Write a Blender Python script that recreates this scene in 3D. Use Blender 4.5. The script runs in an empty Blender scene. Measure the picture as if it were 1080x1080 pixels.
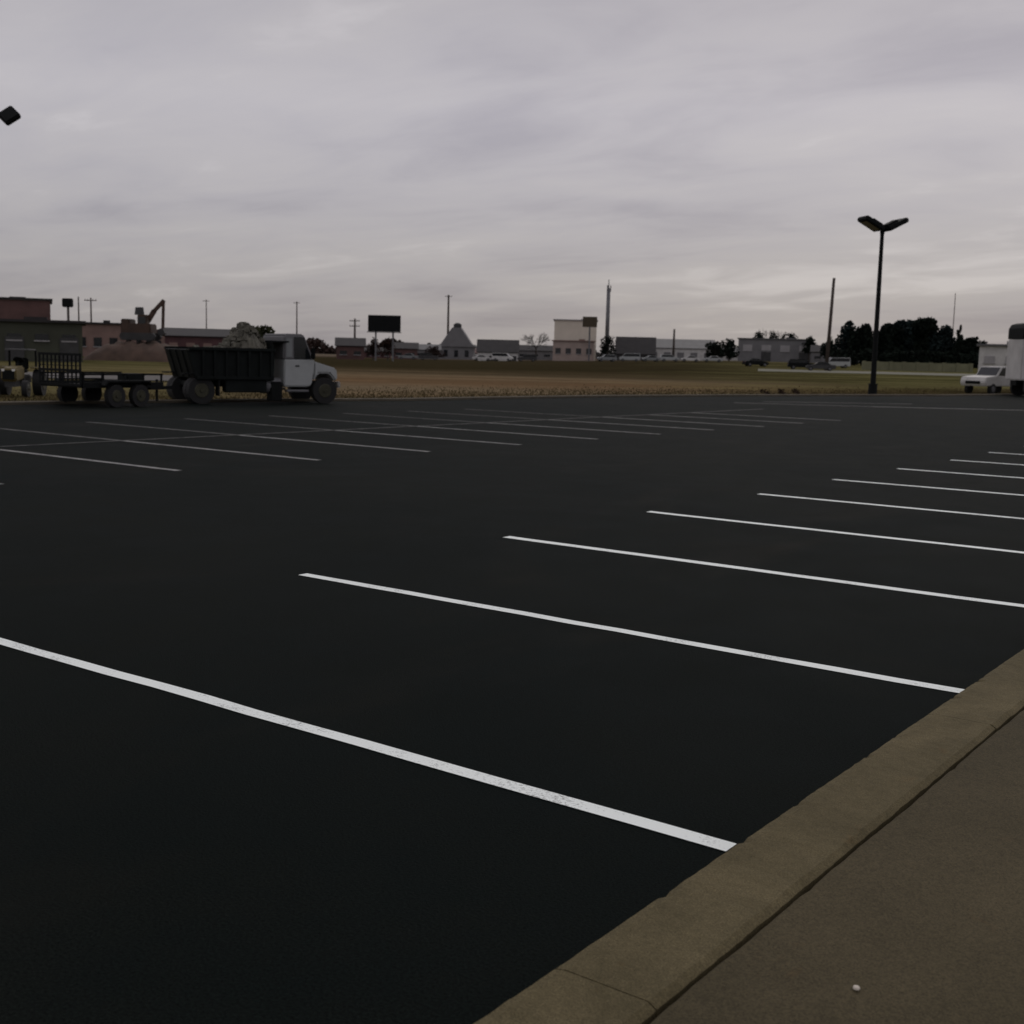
import bpy, bmesh, math, random
from mathutils import Vector, Matrix
random.seed(7)
C = bpy.context.scene.collection
R = math.radians
# ------------------------------------------------------------------ camera
FPX, PIT, ROLL, YAW, H = 1288.5, .1282, .0242, -.6346, 1.75
Fv = Vector((math.sin(YAW)*math.cos(PIT), math.cos(YAW)*math.cos(PIT), -math.sin(PIT)))
Rv = Fv.cross(Vector((0, 0, 1))).normalized(); Uv = Rv.cross(Fv)
R2 = Rv*math.cos(ROLL)+Uv*math.sin(ROLL); U2 = Uv*math.cos(ROLL)-Rv*math.sin(ROLL)
cam = bpy.data.cameras.new('camera'); co = bpy.data.objects.new('camera', cam); C.objects.link(co)
m = Matrix((R2, U2, -Fv)).transposed().to_4x4(); m.translation = (0, 0, H)
co.matrix_world = m
cam.sensor_width = 36; cam.sensor_fit = 'HORIZONTAL'; cam.lens = FPX/1080*36
cam.clip_start = .05; cam.clip_end = 20000
cam.dof.use_dof = True; cam.dof.focus_distance = 6.5; cam.dof.aperture_fstop = cam.lens/9.5
bpy.context.scene.camera = co
F2 = Vector((math.sin(YAW), math.cos(YAW))); RZ = -YAW

def at(px, py, D):
    """point D metres ahead in the direction of a spot of the photograph"""
    d = Fv+R2*(px-540)/FPX-U2*(py-540)/FPX
    k = D/(d.x*F2.x+d.y*F2.y)
    return Vector((0, 0, H))+d*k
def smooth(a, b, x):
    t = max(0, min(1, (x-a)/(b-a))); return t*t*(3-2*t)
def gz(x, y):
    D = x*F2.x+y*F2.y; L = x*F2.y-y*F2.x
    if D < 40: return 0.
    return smooth(100, 380, D)*smooth(-.06, .2, L/D)*1.6+smooth(500, 2500, D)*3
def base(px, D, py=378):
    p = at(px, py, D); p.z = gz(p.x, p.y); return p
def hz(px, py, D):
    return at(px, py, D).z

# ------------------------------------------------------------------ materials
def s2l(r, g, b):
    f = lambda c: (c/255/12.92 if c/255 <= .04045 else ((c/255+.055)/1.055)**2.4)
    return (f(r), f(g), f(b), 1)
def mat(name, col, rough=.7, var=.25, scale=3., metal=0., bump=0., bscale=None, spec=.5, coord='Object'):
    mt = bpy.data.materials.new(name); mt.use_nodes = True
    nt = mt.node_tree; N = nt.nodes; L = nt.links; b = N['Principled BSDF']
    tc = N.new('ShaderNodeTexCoord'); no = N.new('ShaderNodeTexNoise')
    no.inputs['Scale'].default_value = scale; no.inputs['Detail'].default_value = 6; no.inputs['Roughness'].default_value = .6
    L.new(tc.outputs[coord], no.inputs['Vector'])
    cr = N.new('ShaderNodeValToRGB')
    c = Vector(col[:3])
    cr.color_ramp.elements[0].position = .3; cr.color_ramp.elements[1].position = .7
    cr.color_ramp.elements[0].color = (*(c*(1-var)), 1); cr.color_ramp.elements[1].color = (*(c*(1+var)), 1)
    L.new(no.outputs['Fac'], cr.inputs['Fac']); L.new(cr.outputs['Color'], b.inputs['Base Color'])
    b.inputs['Roughness'].default_value = rough; b.inputs['Metallic'].default_value = metal
    b.inputs['Specular IOR Level'].default_value = spec
    if bump:
        n2 = N.new('ShaderNodeTexNoise'); n2.inputs['Scale'].default_value = bscale or scale*10; n2.inputs['Detail'].default_value = 4
        L.new(tc.outputs[coord], n2.inputs['Vector'])
        bp = N.new('ShaderNodeBump'); bp.inputs['Strength'].default_value = bump; bp.inputs['Distance'].default_value = .02
        L.new(n2.outputs['Fac'], bp.inputs['Height']); L.new(bp.outputs['Normal'], b.inputs['Normal'])
    return mt
M = {}
M['white'] = mat('white_paint', (.34, .355, .35), .35, .08, 2)
M['offwhite'] = mat('weathered_white', (.50, .49, .47), .6, .18, .8)
M['silver'] = mat('silver_paint', (.19, .2, .2), .35, .06, 2)
M['grey'] = mat('grey_cladding', (.15, .148, .15), .7, .15, .5)
M['lgrey'] = mat('pale_grey_cladding', (.30, .29, .29), .7, .15, .5)
M['dgrey'] = mat('dark_grey', (.035, .035, .035), .7, .3, 1)
M['olivewall'] = mat('dark_olive_cladding', (.040, .043, .028), .8, .3, .3)
M['black'] = mat('black_metal', (.007, .008, .008), .7, .3, 4, spec=.12)
M['bedblack'] = mat('black_dump_body', (.006, .008, .0075), .7, .35, 3, spec=.15)
M['rubber'] = mat('tyre_rubber', (.009, .009, .009), .85, .2, 6)
M['rim'] = mat('dull_steel_rim', (.035, .034, .018), .5, .3, 6, .3)
M['glass'] = mat('dark_glass', (.012, .014, .016), .12, .1, 2)
M['chrome'] = mat('bare_metal', (.35, .34, .32), .4, .1, 4, .8)
M['cream'] = mat('cream_render', (.62, .56, .47), .8, .08, .3)
M['pinkbrick'] = mat('dusty_pink_brick', (.20, .13, .11), .85, .2, .4)
M['redbrick'] = mat('red_brown_brick', (.095, .050, .045), .85, .3, .4)
M['maroon'] = mat('maroon_cladding', (.075, .032, .034), .8, .3, .5)
M['brown'] = mat('brown_wood', (.06, .035, .022), .8, .35, 1.5)
M['polewood'] = mat('weathered_pole_wood', (.055, .042, .034), .85, .3, 1.5)
M['galv'] = mat('galvanised_steel', (.12, .12, .125), .6, .15, 1)
M['darkroof'] = mat('dark_shingle_roof', (.022, .020, .020), .85, .3, .6)
M['greyroof'] = mat('grey_metal_roof', (.10, .10, .10), .7, .2, .6)
M['orange'] = mat('faded_orange_machine_paint', (.045, .022, .012), .6, .3, 1)
M['soil'] = mat('reddish_soil', (.075, .048, .034), .95, .35, .8, bump=.5)
M['gravel'] = mat('grey_rubble', (.095, .090, .070), .95, .55, 5, bump=.8, bscale=20)
M['grit'] = mat('joint_grit', (.028, .022, .013), 1, .6, 30, bump=.8, bscale=200, spec=0)
M['olivepale'] = mat('weathered_olive_wall', (.15, .15, .09), .9, .2, .4)
M['palepink'] = mat('pale_pink_brick', (.34, .27, .235), .85, .15, .4)
M['tan'] = mat('tan_machine_paint', (.115, .088, .028), .6, .3, 3)
M['amber'] = mat('amber_lens', (.5, .2, .02), .3, .05, 2)
M['lamp'] = mat('headlamp_lens', (.75, .75, .72), .15, .05, 2)
M['red'] = mat('red_lens', (.2, .01, .01), .3, .05, 2)
M['signbrown'] = mat('brown_sign_face', (.055, .04, .02), .7, .2, 1)
M['bark'] = mat('grey_bark', (.05, .042, .035), .9, .3, 3)
M['leafdark'] = mat('dark_evergreen_needles', (.009, .014, .010), .9, .6, .5, spec=.1)
M['leafblue'] = mat('bluish_evergreen_needles', (.012, .019, .018), .9, .6, .5, spec=.1)
M['leafbrown'] = mat('brown_winter_foliage', (.035, .022, .018), .9, .5, .5, spec=.1)
M['leafolive'] = mat('olive_foliage', (.035, .038, .018), .9, .5, .7, spec=.1)
M['twig'] = mat('bare_grey_twigs', (.08, .078, .072), .9, .3, .5, spec=.1)

# ------------------------------------------------------------------ helpers
def tag(o, label=None, cat=None, group=None, kind=None):
    if label: o['label'] = label
    if cat: o['category'] = cat
    if group: o['group'] = group
    if kind: o['kind'] = kind
    return o
def thing(name, loc, rz, label, cat, group=None):
    o = bpy.data.objects.new(name, None); C.objects.link(o)
    o.empty_display_size = .3
    o.location = loc; o.rotation_euler = (0, 0, rz); return tag(o, label, cat, group)
def copy_tree(o, parent=None):
    c = o.copy(); C.objects.link(c)
    if parent: c.parent = parent
    for ch in list(o.children): copy_tree(ch, c)
    return c
class MB:
    def __init__(s): s.bm = bmesh.new(); s.sm = False
    def box(s, c, d, rot=None, bev=0., seg=2):
        r = bmesh.ops.create_cube(s.bm, size=1); vs = r['verts']
        bmesh.ops.scale(s.bm, vec=d, verts=vs)
        if bev:
            es = list({e for v in vs for e in v.link_edges})
            rr = bmesh.ops.bevel(s.bm, geom=es, offset=bev, segments=seg, affect='EDGES')
            vs = list({v for f in rr['faces'] for v in f.verts} | {v for v in vs if v.is_valid})
        if rot: bmesh.ops.rotate(s.bm, matrix=rot, verts=vs)
        bmesh.ops.translate(s.bm, vec=c, verts=vs); return s
    def cyl(s, a, b, r1, r2=None, seg=16):
        a = Vector(a); b = Vector(b); r2 = r1 if r2 is None else r2
        q = (b-a).to_track_quat('Z', 'Y').to_matrix().to_4x4(); q.translation = (a+b)/2
        bmesh.ops.create_cone(s.bm, cap_ends=True, segments=seg, radius1=r1, radius2=r2, depth=(b-a).length, matrix=q); return s
    def prism(s, pts, y0, y1, bev=0.):
        """profile in x,z extruded along y"""
        va = [s.bm.verts.new((x, y0, z)) for x, z in pts]; vb = [s.bm.verts.new((x, y1, z)) for x, z in pts]
        n = len(pts); fs = [s.bm.faces.new(va), s.bm.faces.new(vb[::-1])]
        for i in range(n): fs.append(s.bm.faces.new((va[i], vb[i], vb[(i+1) % n], va[(i+1) % n])))
        bmesh.ops.recalc_face_normals(s.bm, faces=fs)
        if bev:
            es = list({e for f in fs for e in f.edges})
            bmesh.ops.bevel(s.bm, geom=es, offset=bev, segments=2, affect='EDGES')
        return s
    def prismx(s, pts, x0, x1):
        """profile in y,z extruded along x"""
        va = [s.bm.verts.new((x0, y, z)) for y, z in pts]; vb = [s.bm.verts.new((x1, y, z)) for y, z in pts]
        n = len(pts); fs = [s.bm.faces.new(va), s.bm.faces.new(vb[::-1])]
        for i in range(n): fs.append(s.bm.faces.new((va[i], vb[i], vb[(i+1) % n], va[(i+1) % n])))
        bmesh.ops.recalc_face_normals(s.bm, faces=fs); return s
    def quad(s, *p): s.bm.faces.new([s.bm.verts.new(q) for q in p]); return s
    def build(s, name, mt, parent=None, smooth=False):
        me = bpy.data.meshes.new(name); s.bm.to_mesh(me); s.bm.free(); me.materials.append(mt)
        if smooth:
            for f in me.polygons: f.use_smooth = True
        o = bpy.data.objects.new(name, me); C.objects.link(o)
        if parent: o.parent = parent
        return o
def rx(a): return Matrix.Rotation(a, 3, 'X')
def ry(a): return Matrix.Rotation(a, 3, 'Y')
def rzm(a): return Matrix.Rotation(a, 3, 'Z')

# ------------------------------------------------------------------ world / light
W = bpy.data.worlds.new('World'); bpy.context.scene.world = W; W.use_nodes = True
nt = W.node_tree; N = nt.nodes; L = nt.links; bg = N['Background']
SUN_AZ, SUN_EL = YAW+R(18), R(38)       # azimuth from +Y towards +X
sky = N.new('ShaderNodeTexSky'); sky.sky_type = 'NISHITA'; sky.sun_disc = False
sky.sun_elevation = SUN_EL; sky.sun_rotation = SUN_AZ; sky.air_density = 1; sky.dust_density = 2
tc = N.new('ShaderNodeTexCoord'); sep = N.new('ShaderNodeSeparateXYZ'); L.new(tc.outputs['Generated'], sep.inputs[0])
def mth(op, a, b=None, c=None):
    n = N.new('ShaderNodeMath'); n.operation = op
    for i, v in enumerate((a, b, c)):
        if v is None: continue
        if isinstance(v, (int, float)): n.inputs[i].default_value = v
        else: L.new(v, n.inputs[i])
    return n.outputs[0]
z0 = mth('MAXIMUM', sep.outputs['Z'], 0.)
zz = mth('ADD', z0, .13)
cx = mth('DIVIDE', sep.outputs['X'], zz); cy = mth('DIVIDE', sep.outputs['Y'], zz)
cmb = N.new('ShaderNodeCombineXYZ'); L.new(cx, cmb.inputs[0]); L.new(cy, cmb.inputs[1])
def noise(vec, sc, det=6, rough=.55, dist=0.):
    n = N.new('ShaderNodeTexNoise'); n.inputs['Scale'].default_value = sc; n.inputs['Detail'].default_value = det
    n.inputs['Roughness'].default_value = rough; n.inputs['Distortion'].default_value = dist; L.new(vec, n.inputs['Vector']); return n.outputs['Fac']
mp = N.new('ShaderNodeMapping'); mp.inputs['Rotation'].default_value = (0, 0, YAW); mp.inputs['Scale'].default_value = (.55, .95, 1)
L.new(cmb.outputs[0], mp.inputs[0])
n1 = noise(mp.outputs[0], .75, 6, .5, .5); n2 = noise(mp.outputs[0], 2.9, 6, .55, .5)
cl = mth('ADD', mth('MULTIPLY', n1, .66), mth('MULTIPLY', n2, .34))
cr = N.new('ShaderNodeValToRGB'); e = cr.color_ramp.elements
e[0].position = .37; e[0].color = (.330, .312, .352, 1); e[1].position = .63; e[1].color = (.560, .530, .545, 1)
k = e.new(.47); k.color = (.405, .384, .414, 1); k = e.new(.55); k.color = (.440, .416, .436, 1)
L.new(cl, cr.inputs['Fac'])
# overcast luminance: brighter overhead, slightly warm and dim towards the horizon
lr = N.new('ShaderNodeValToRGB'); e = lr.color_ramp.elements; e[0].position = 0; e[0].color = (.38,)*3+(1,); e[1].position = 1; e[1].color = (.72,)*3+(1,)
for p_, v_ in ((.10, .485), (.19, .575), (.28, .50), (.5, .60)):
    k = e.new(p_); k.color = (v_, v_, v_, 1)
L.new(z0, lr.inputs['Fac']); lum = mth('MULTIPLY', lr.outputs['Color'], 20.)
mul = N.new('ShaderNodeVectorMath'); mul.operation = 'SCALE'; L.new(cr.outputs['Color'], mul.inputs[0]); L.new(lum, mul.inputs['Scale'])
hr = N.new('ShaderNodeValToRGB'); e = hr.color_ramp.elements
e[0].position = 0; e[0].color = (1.0, 1.0, .965, 1); e[1].position = .12; e[1].color = (1, 1, 1, 1)
L.new(z0, hr.inputs['Fac'])
m2 = N.new('ShaderNodeMix'); m2.data_type = 'RGBA'; m2.blend_type = 'MULTIPLY'; m2.inputs[0].default_value = 1
L.new(mul.outputs[0], m2.inputs[6]); L.new(hr.outputs['Color'], m2.inputs[7])
mx = N.new('ShaderNodeMix'); mx.data_type = 'RGBA'; mx.inputs[0].default_value = .93
L.new(sky.outputs[0], mx.inputs[6]); L.new(m2.outputs[2], mx.inputs[7])
L.new(mx.outputs[2], bg.inputs['Color']); bg.inputs['Strength'].default_value = .1
sl = bpy.data.lights.new('sun', 'SUN'); sl.energy = .5; sl.angle = R(25); sl.color = (1, .95, .88)
so = bpy.data.objects.new('sun', sl); C.objects.link(so)
sd = Vector((math.sin(SUN_AZ)*math.cos(SUN_EL), math.cos(SUN_AZ)*math.cos(SUN_EL), math.sin(SUN_EL)))
so.rotation_euler = sd.to_track_quat('Z', 'Y').to_euler()
vs = bpy.context.scene.view_settings
vs.view_transform = 'Standard'; vs.look = 'None'; vs.exposure = 0; vs.gamma = 1

# ------------------------------------------------------------------ ground
def field_mat():
    mt = bpy.data.materials.new('winter_field'); mt.use_nodes = True
    global N, L
    nt = mt.node_tree; N = nt.nodes; L = nt.links; b = N['Principled BSDF']
    tc = N.new('ShaderNodeTexCoord'); mp = N.new('ShaderNodeMapping'); mp.vector_type = 'POINT'
    mp.inputs['Rotation'].default_value = (0, 0, YAW); L.new(tc.outputs['Object'], mp.inputs[0])
    sp = N.new('ShaderNodeSeparateXYZ'); L.new(mp.outputs[0], sp.inputs[0])       # x = across, y = away
    st = N.new('ShaderNodeMapping'); st.inputs['Scale'].default_value = (.3, 1, 1); L.new(mp.outputs[0], st.inputs[0])
    nb = noise(st.outputs[0], .045, 5, .6, .5); nf = noise(tc.outputs['Object'], .9, 8, .7); nm = noise(st.outputs[0], .18, 6, .6, .5)
    d = mth('ADD', sp.outputs['Y'], mth('MULTIPLY', mth('SUBTRACT', nb, .5), 46.))
    d = mth('DIVIDE', d, 400.)
    r = N.new('ShaderNodeValToRGB'); e = r.color_ramp.elements
    e[0].position = 0; e[0].color = (.145, .108, .062, 1); e[1].position = 1; e[1].color = (.13, .105, .08, 1)
    for p_, c_ in ((.12, (.160, .118, .072, 1)), (.155, (.168, .128, .082, 1)), (.19, (.140, .090, .050, 1)), (.24, (.150, .112, .068, 1)), (.28, (.060, .046, .026, 1)), (.36, (.036, .029, .015, 1)), (.75, (.042, .034, .019, 1)), (.9, (.11, .085, .065, 1))):
        k = e.new(p_); k.color = c_
    L.new(d, r.inputs['Fac'])
    lat = mth('DIVIDE', sp.outputs['X'], mth('MAXIMUM', sp.outputs['Y'], 1.))
    g = N.new('ShaderNodeMapRange'); g.inputs['From Min'].default_value = .10; g.inputs['From Max'].default_value = .30; g.inputs['To Max'].default_value = .85
    L.new(mth('ADD', lat, mth('MULTIPLY', mth('SUBTRACT', nm, .5), .35)), g.inputs['Value'])
    g2 = N.new('ShaderNodeMapRange'); g2.inputs['From Min'].default_value = -.16; g2.inputs['From Max'].default_value = -.30; g2.inputs['To Max'].default_value = .7
    L.new(mth('ADD', lat, mth('MULTIPLY', mth('SUBTRACT', nm, .5), .25)), g2.inputs['Value'])
    m = N.new('ShaderNodeMix'); m.data_type = 'RGBA'; L.new(mth('MAXIMUM', g.outputs[0], g2.outputs[0]), m.inputs[0]); L.new(r.outputs[0], m.inputs[6])
    og = N.new('ShaderNodeValToRGB'); e = og.color_ramp.elements
    e[0].position = .38; e[0].color = (.056, .054, .019, 1); e[1].position = .62; e[1].color = (.135, .125, .055, 1)
    L.new(nm, og.inputs['Fac']); L.new(og.outputs[0], m.inputs[7])
    v = N.new('ShaderNodeMix'); v.data_type = 'RGBA'; v.blend_type = 'MULTIPLY'; v.inputs[0].default_value = 1
    vr = N.new('ShaderNodeValToRGB'); e = vr.color_ramp.elements; e[0].position = .3; e[0].color = (.55, .55, .55, 1); e[1].position = .7; e[1].color = (1.4, 1.4, 1.35, 1)
    L.new(mth('ADD', mth('MULTIPLY', nf, .5), mth('MULTIPLY', nm, .5)), vr.inputs['Fac'])
    L.new(m.outputs[2], v.inputs[6]); L.new(vr.outputs[0], v.inputs[7]); L.new(v.outputs[2], b.inputs['Base Color'])
    b.inputs['Roughness'].default_value = 1; b.inputs['Specular IOR Level'].default_value = 0
    bp = N.new('ShaderNodeBump'); bp.inputs['Strength'].default_value = .6; bp.inputs['Distance'].default_value = .15
    L.new(nf, bp.inputs['Height']); L.new(bp.outputs['Normal'], b.inputs['Normal'])
    return mt
g = MB(); rings = [0, 2, 5, 10, 20, 30, 40, 50, 60, 75, 90, 110, 130, 150, 175, 200, 230, 260, 300, 340, 380, 450, 600, 800, 1200, 2000, 3500, 6000, 9000]
NA = 160; prev = None
for r_ in rings:
    if r_ == 0: row = [g.bm.verts.new((0, 0, -.03))]
    else:
        row = []
        for i in range(NA):
            a = 2*math.pi*i/NA; x, y = r_*math.sin(a), r_*math.cos(a)
            row.append(g.bm.verts.new((x, y, gz(x, y)-.03)))
    if prev:
        for i in range(NA):
            j = (i+1) % NA
            if len(prev) == 1: g.bm.faces.new((prev[0], row[j], row[i]))
            else: g.bm.faces.new((prev[i], prev[j], row[j], row[i]))
    prev = row
tag(g.build('ground', field_mat(), smooth=True), 'brown winter field reaching to the horizon', kind='structure')

# ------------------------------------------------------------------ parking lot
def asphalt_mat():
    global N, L
    mt = bpy.data.materials.new('fresh_black_asphalt'); mt.use_nodes = True
    nt = mt.node_tree; N = nt.nodes; L = nt.links; b = N['Principled BSDF']
    tc = N.new('ShaderNodeTexCoord'); v = tc.outputs['Object']
    big = noise(v, .16, 5, .6, .8); mid = noise(v, 1.4, 6, .65, .3); fine = noise(v, 95, 3, .7)
    r = N.new('ShaderNodeValToRGB'); e = r.color_ramp.elements
    e[0].position = .34; e[0].color = (.0008, .0030, .0031, 1); e[1].position = .70; e[1].color = (.0056, .0070, .0058, 1)
    L.new(mth('ADD', mth('MULTIPLY', big, .6), mth('MULTIPLY', mid, .4)), r.inputs['Fac'])
    sp = N.new('ShaderNodeValToRGB'); e = sp.color_ramp.elements; e[0].position = .35; e[0].color = (.5, .5, .5, 1); e[1].position = .74; e[1].color = (2.6, 2.5, 2.35, 1)
    L.new(fine, sp.inputs['Fac'])
    m = N.new('ShaderNodeMix'); m.data_type = 'RGBA'; m.blend_type = 'MULTIPLY'; m.inputs[0].default_value = 1
    L.new(r.outputs[0], m.inputs[6]); L.new(sp.outputs[0], m.inputs[7])
    # dust blown into soft patches
    du = N.new('ShaderNodeMapping'); du.inputs['Location'].default_value = (3.1, 1.7, 0); du.inputs['Scale'].default_value = (1, .55, 1); L.new(v, du.inputs[0])
    dn = noise(du.outputs[0], .42, 6, .6, 1.2); dr = N.new('ShaderNodeMapRange'); dr.inputs['From Min'].default_value = .54; dr.inputs['From Max'].default_value = .80; dr.inputs['To Max'].default_value = .55
    L.new(dn, dr.inputs['Value']); dm = N.new('ShaderNodeMix'); dm.data_type = 'RGBA'; L.new(dr.outputs[0], dm.inputs[0]); L.new(m.outputs[2], dm.inputs[6]); dm.inputs[7].default_value = (.016, .0145, .011, 1)
    fl = noise(v, 230, 2, .5); fr = N.new('ShaderNodeMapRange'); fr.inputs['From Min'].default_value = .70; fr.inputs['From Max'].default_value = .76; fr.inputs['To Max'].default_value = .8
    L.new(fl, fr.inputs['Value']); fm = N.new('ShaderNodeMix'); fm.data_type = 'RGBA'; L.new(fr.outputs[0], fm.inputs[0]); L.new(dm.outputs[2], fm.inputs[6]); fm.inputs[7].default_value = (.05, .048, .042, 1)
    L.new(fm.outputs[2], b.inputs['Base Color'])
    L.new(mth('ADD', .70, mth('MULTIPLY', mid, .2)), b.inputs['Roughness']); b.inputs['Specular IOR Level'].default_value = .026
    bp = N.new('ShaderNodeBump'); bp.inputs['Strength'].default_value = .5; bp.inputs['Distance'].default_value = .006
    L.new(fine, bp.inputs['Height']); L.new(bp.outputs['Normal'], b.inputs['Normal'])
    return mt
EDGE = [(-34, -30), (-32.4, 5), (-31.9, 20), (-30.6, 29), (-29.4, 33), (-29.2, 38), (-28.5, 45.4), (-26.6, 54.5), (-25.2, 59), (-23.6, 64.5), (-21.6, 70), (-20.6, 76), (-19.8, 84), (-19, 100)]
lot = MB()
vv = [lot.bm.verts.new((x, y, 0)) for x, y in EDGE]+[lot.bm.verts.new((x, y, 0)) for x, y in ((60, 100), (60, 55), (-1.70, 55), (-1.70, -30))]
lot.bm.faces.new(vv); bmesh.ops.recalc_face_normals(lot.bm, faces=lot.bm.faces[:])
if lot.bm.faces[:][0].normal.z < 0: bmesh.ops.reverse_faces(lot.bm, faces=lot.bm.faces[:])
lot = tag(lot.build('parking_lot', asphalt_mat()), 'fresh black asphalt parking lot', kind='structure')

def paint_mat(name, c0, c1, wear):
    global N, L
    mt = bpy.data.materials.new(name); mt.use_nodes = True
    nt = mt.node_tree; N = nt.nodes; L = nt.links; b = N['Principled BSDF']
    tc = N.new('ShaderNodeTexCoord'); v = tc.outputs['Object']
    a = noise(v, 75, 5, .8); c = noise(v, 3.2, 5, .65)
    r = N.new('ShaderNodeValToRGB'); e = r.color_ramp.elements
    e[0].position = wear; e[0].color = c0; e[1].position = wear+.13; e[1].color = c1
    L.new(mth('ADD', mth('MULTIPLY', a, .6), mth('MULTIPLY', c, .4)), r.inputs['Fac']); L.new(r.outputs[0], b.inputs['Base Color'])
    b.inputs['Roughness'].default_value = .7; b.inputs['Specular IOR Level'].default_value = .2
    return mt
PW = paint_mat('white_line_paint', (.12, .12, .12, 1), (.84, .89, .85, 1), .335)
PF = paint_mat('worn_line_paint', (.012, .012, .012, 1), (.26, .26, .25, 1), .38)
PG = paint_mat('faded_line_paint', (.010, .010, .010, 1), (.13, .13, .12, 1), .42)
def stripe(x0, x1, y, w, mt, name='stall_line', wob=.006):
    s = MB(); n = max(2, int(abs(x1-x0)/.35)); pr = None
    for i in range(n+1):
        x = x0+(x1-x0)*i/n; dy = random.uniform(-wob, wob)
        cur = [s.bm.verts.new((x, y-w/2+dy+random.uniform(-.003, .003), .004)), s.bm.verts.new((x, y+w/2+dy+random.uniform(-.003, .003), .004))]
        if pr: s.bm.faces.new((pr[0], cur[0], cur[1], pr[1]))
        pr = cur
    return s.build(name, mt, lot)
for i in range(19):
    stripe(-6.94+random.uniform(-.05, .05), -1.835+random.uniform(-.01, .01), 3.89+2.74*i, .09 if i < 1 else .10 if i < 2 else .118, PW)
for i in range(-4, 10):
    stripe(-19.1, -14.04+random.uniform(-.06, .06), 11.08+2.74*i, .125, PF)
    if i < 8: stripe(-24.2, -19.16, 11.08+2.74*i, .12, PG)
def path_line(name, pts, w, mt, z=.006):
    s = MB(); pr = None
    for k in range(len(pts)-1):
        a, b_ = Vector(pts[k]), Vector(pts[k+1]); n = max(1, int((b_-a).length/.8)); t = (b_-a).normalized(); o = Vector((-t.y, t.x))*w/2
        for i in range(n+1):
            p = a.lerp(b_, i/n)+o*random.uniform(-.15, .15)
            cur = [s.bm.verts.new((p.x-o.x, p.y-o.y, z)), s.bm.verts.new((p.x+o.x, p.y+o.y, z))]
            if pr and i: s.bm.faces.new((pr[0], cur[0], cur[1], pr[1]))
            pr = cur
    bmesh.ops.recalc_face_normals(s.bm, faces=s.bm.faces[:])
    return s.build(name, mt, lot)
path_line('centre_line', [(-19.1, -1), (-19.1, 41.2)], .09, PG, .008)
path_line('edge_line', [(-22.6, 45.9), (-17.8, 48.6)], .16, PF)
path_line('edge_line', [(-17.8, 48.6), (-12.6, 52.4)], .26, PF)
path_line('edge_line', [(-22.6, 48.6), (-18, 54)], .14, PF)

# concrete kerb and walk beside the camera
def concrete(name, c0, c1, sc=1.2):
    global N, L
    mt = bpy.data.materials.new(name); mt.use_nodes = True
    nt = mt.node_tree; N = nt.nodes; L = nt.links; b = N['Principled BSDF']
    tc = N.new('ShaderNodeTexCoord'); v = tc.outputs['Object']
    a = noise(v, sc, 8, .65, .6); f = noise(v, 38, 5, .75); g_ = noise(v, 160, 2, .6)
    r = N.new('ShaderNodeValToRGB'); e = r.color_ramp.elements
    e[0].position = .32; e[0].color = c0; e[1].position = .68; e[1].color = c1
    L.new(mth('ADD', mth('MULTIPLY', a, .62), mth('MULTIPLY', f, .38)), r.inputs['Fac'])
    # rusty leaf stains and pale flecks
    w = noise(v, 3.1, 6, .7, 1.5); st = N.new('ShaderNodeValToRGB'); e = st.color_ramp.elements
    e[0].position = .62; e[0].color = (1, 1, 1, 1); e[1].position = .78; e[1].color = (1.08, .90, .76, 1); L.new(w, st.inputs['Fac'])
    sp = N.new('ShaderNodeValToRGB'); e = sp.color_ramp.elements; e[0].position = .28; e[0].color = (.6, .6, .6, 1); e[1].position = .7; e[1].color = (1.35, 1.35, 1.35, 1); L.new(g_, sp.inputs['Fac'])
    m = N.new('ShaderNodeMix'); m.data_type = 'RGBA'; m.blend_type = 'MULTIPLY'; m.inputs[0].default_value = 1
    L.new(r.outputs[0], m.inputs[6]); L.new(st.outputs[0], m.inputs[7])
    m_ = N.new('ShaderNodeMix'); m_.data_type = 'RGBA'; m_.blend_type = 'MULTIPLY'; m_.inputs[0].default_value = 1
    L.new(m.outputs[2], m_.inputs[6]); L.new(sp.outputs[0], m_.inputs[7]); L.new(m_.outputs[2], b.inputs['Base Color'])
    b.inputs['Roughness'].default_value = .9; b.inputs['Specular IOR Level'].default_value = .15
    bp = N.new('ShaderNodeBump'); bp.inputs['Strength'].default_value = .5; bp.inputs['Distance'].default_value = .006
    L.new(mth('ADD', f, mth('MULTIPLY', g_, .5)), bp.inputs['Height']); L.new(bp.outputs['Normal'], b.inputs['Normal'])
    return mt
KC = concrete('kerb_concrete', (.060, .050, .024, 1), (.145, .118, .062, 1), 2.2)
WC = concrete('walk_concrete', (.042, .035, .018, 1), (.090, .073, .040, 1), .8)
kb = MB(); kb_y = [-3.05+3.05*i for i in range(-1, 20)]
kb_y = [y-.53+.02 for y in kb_y]
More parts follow.
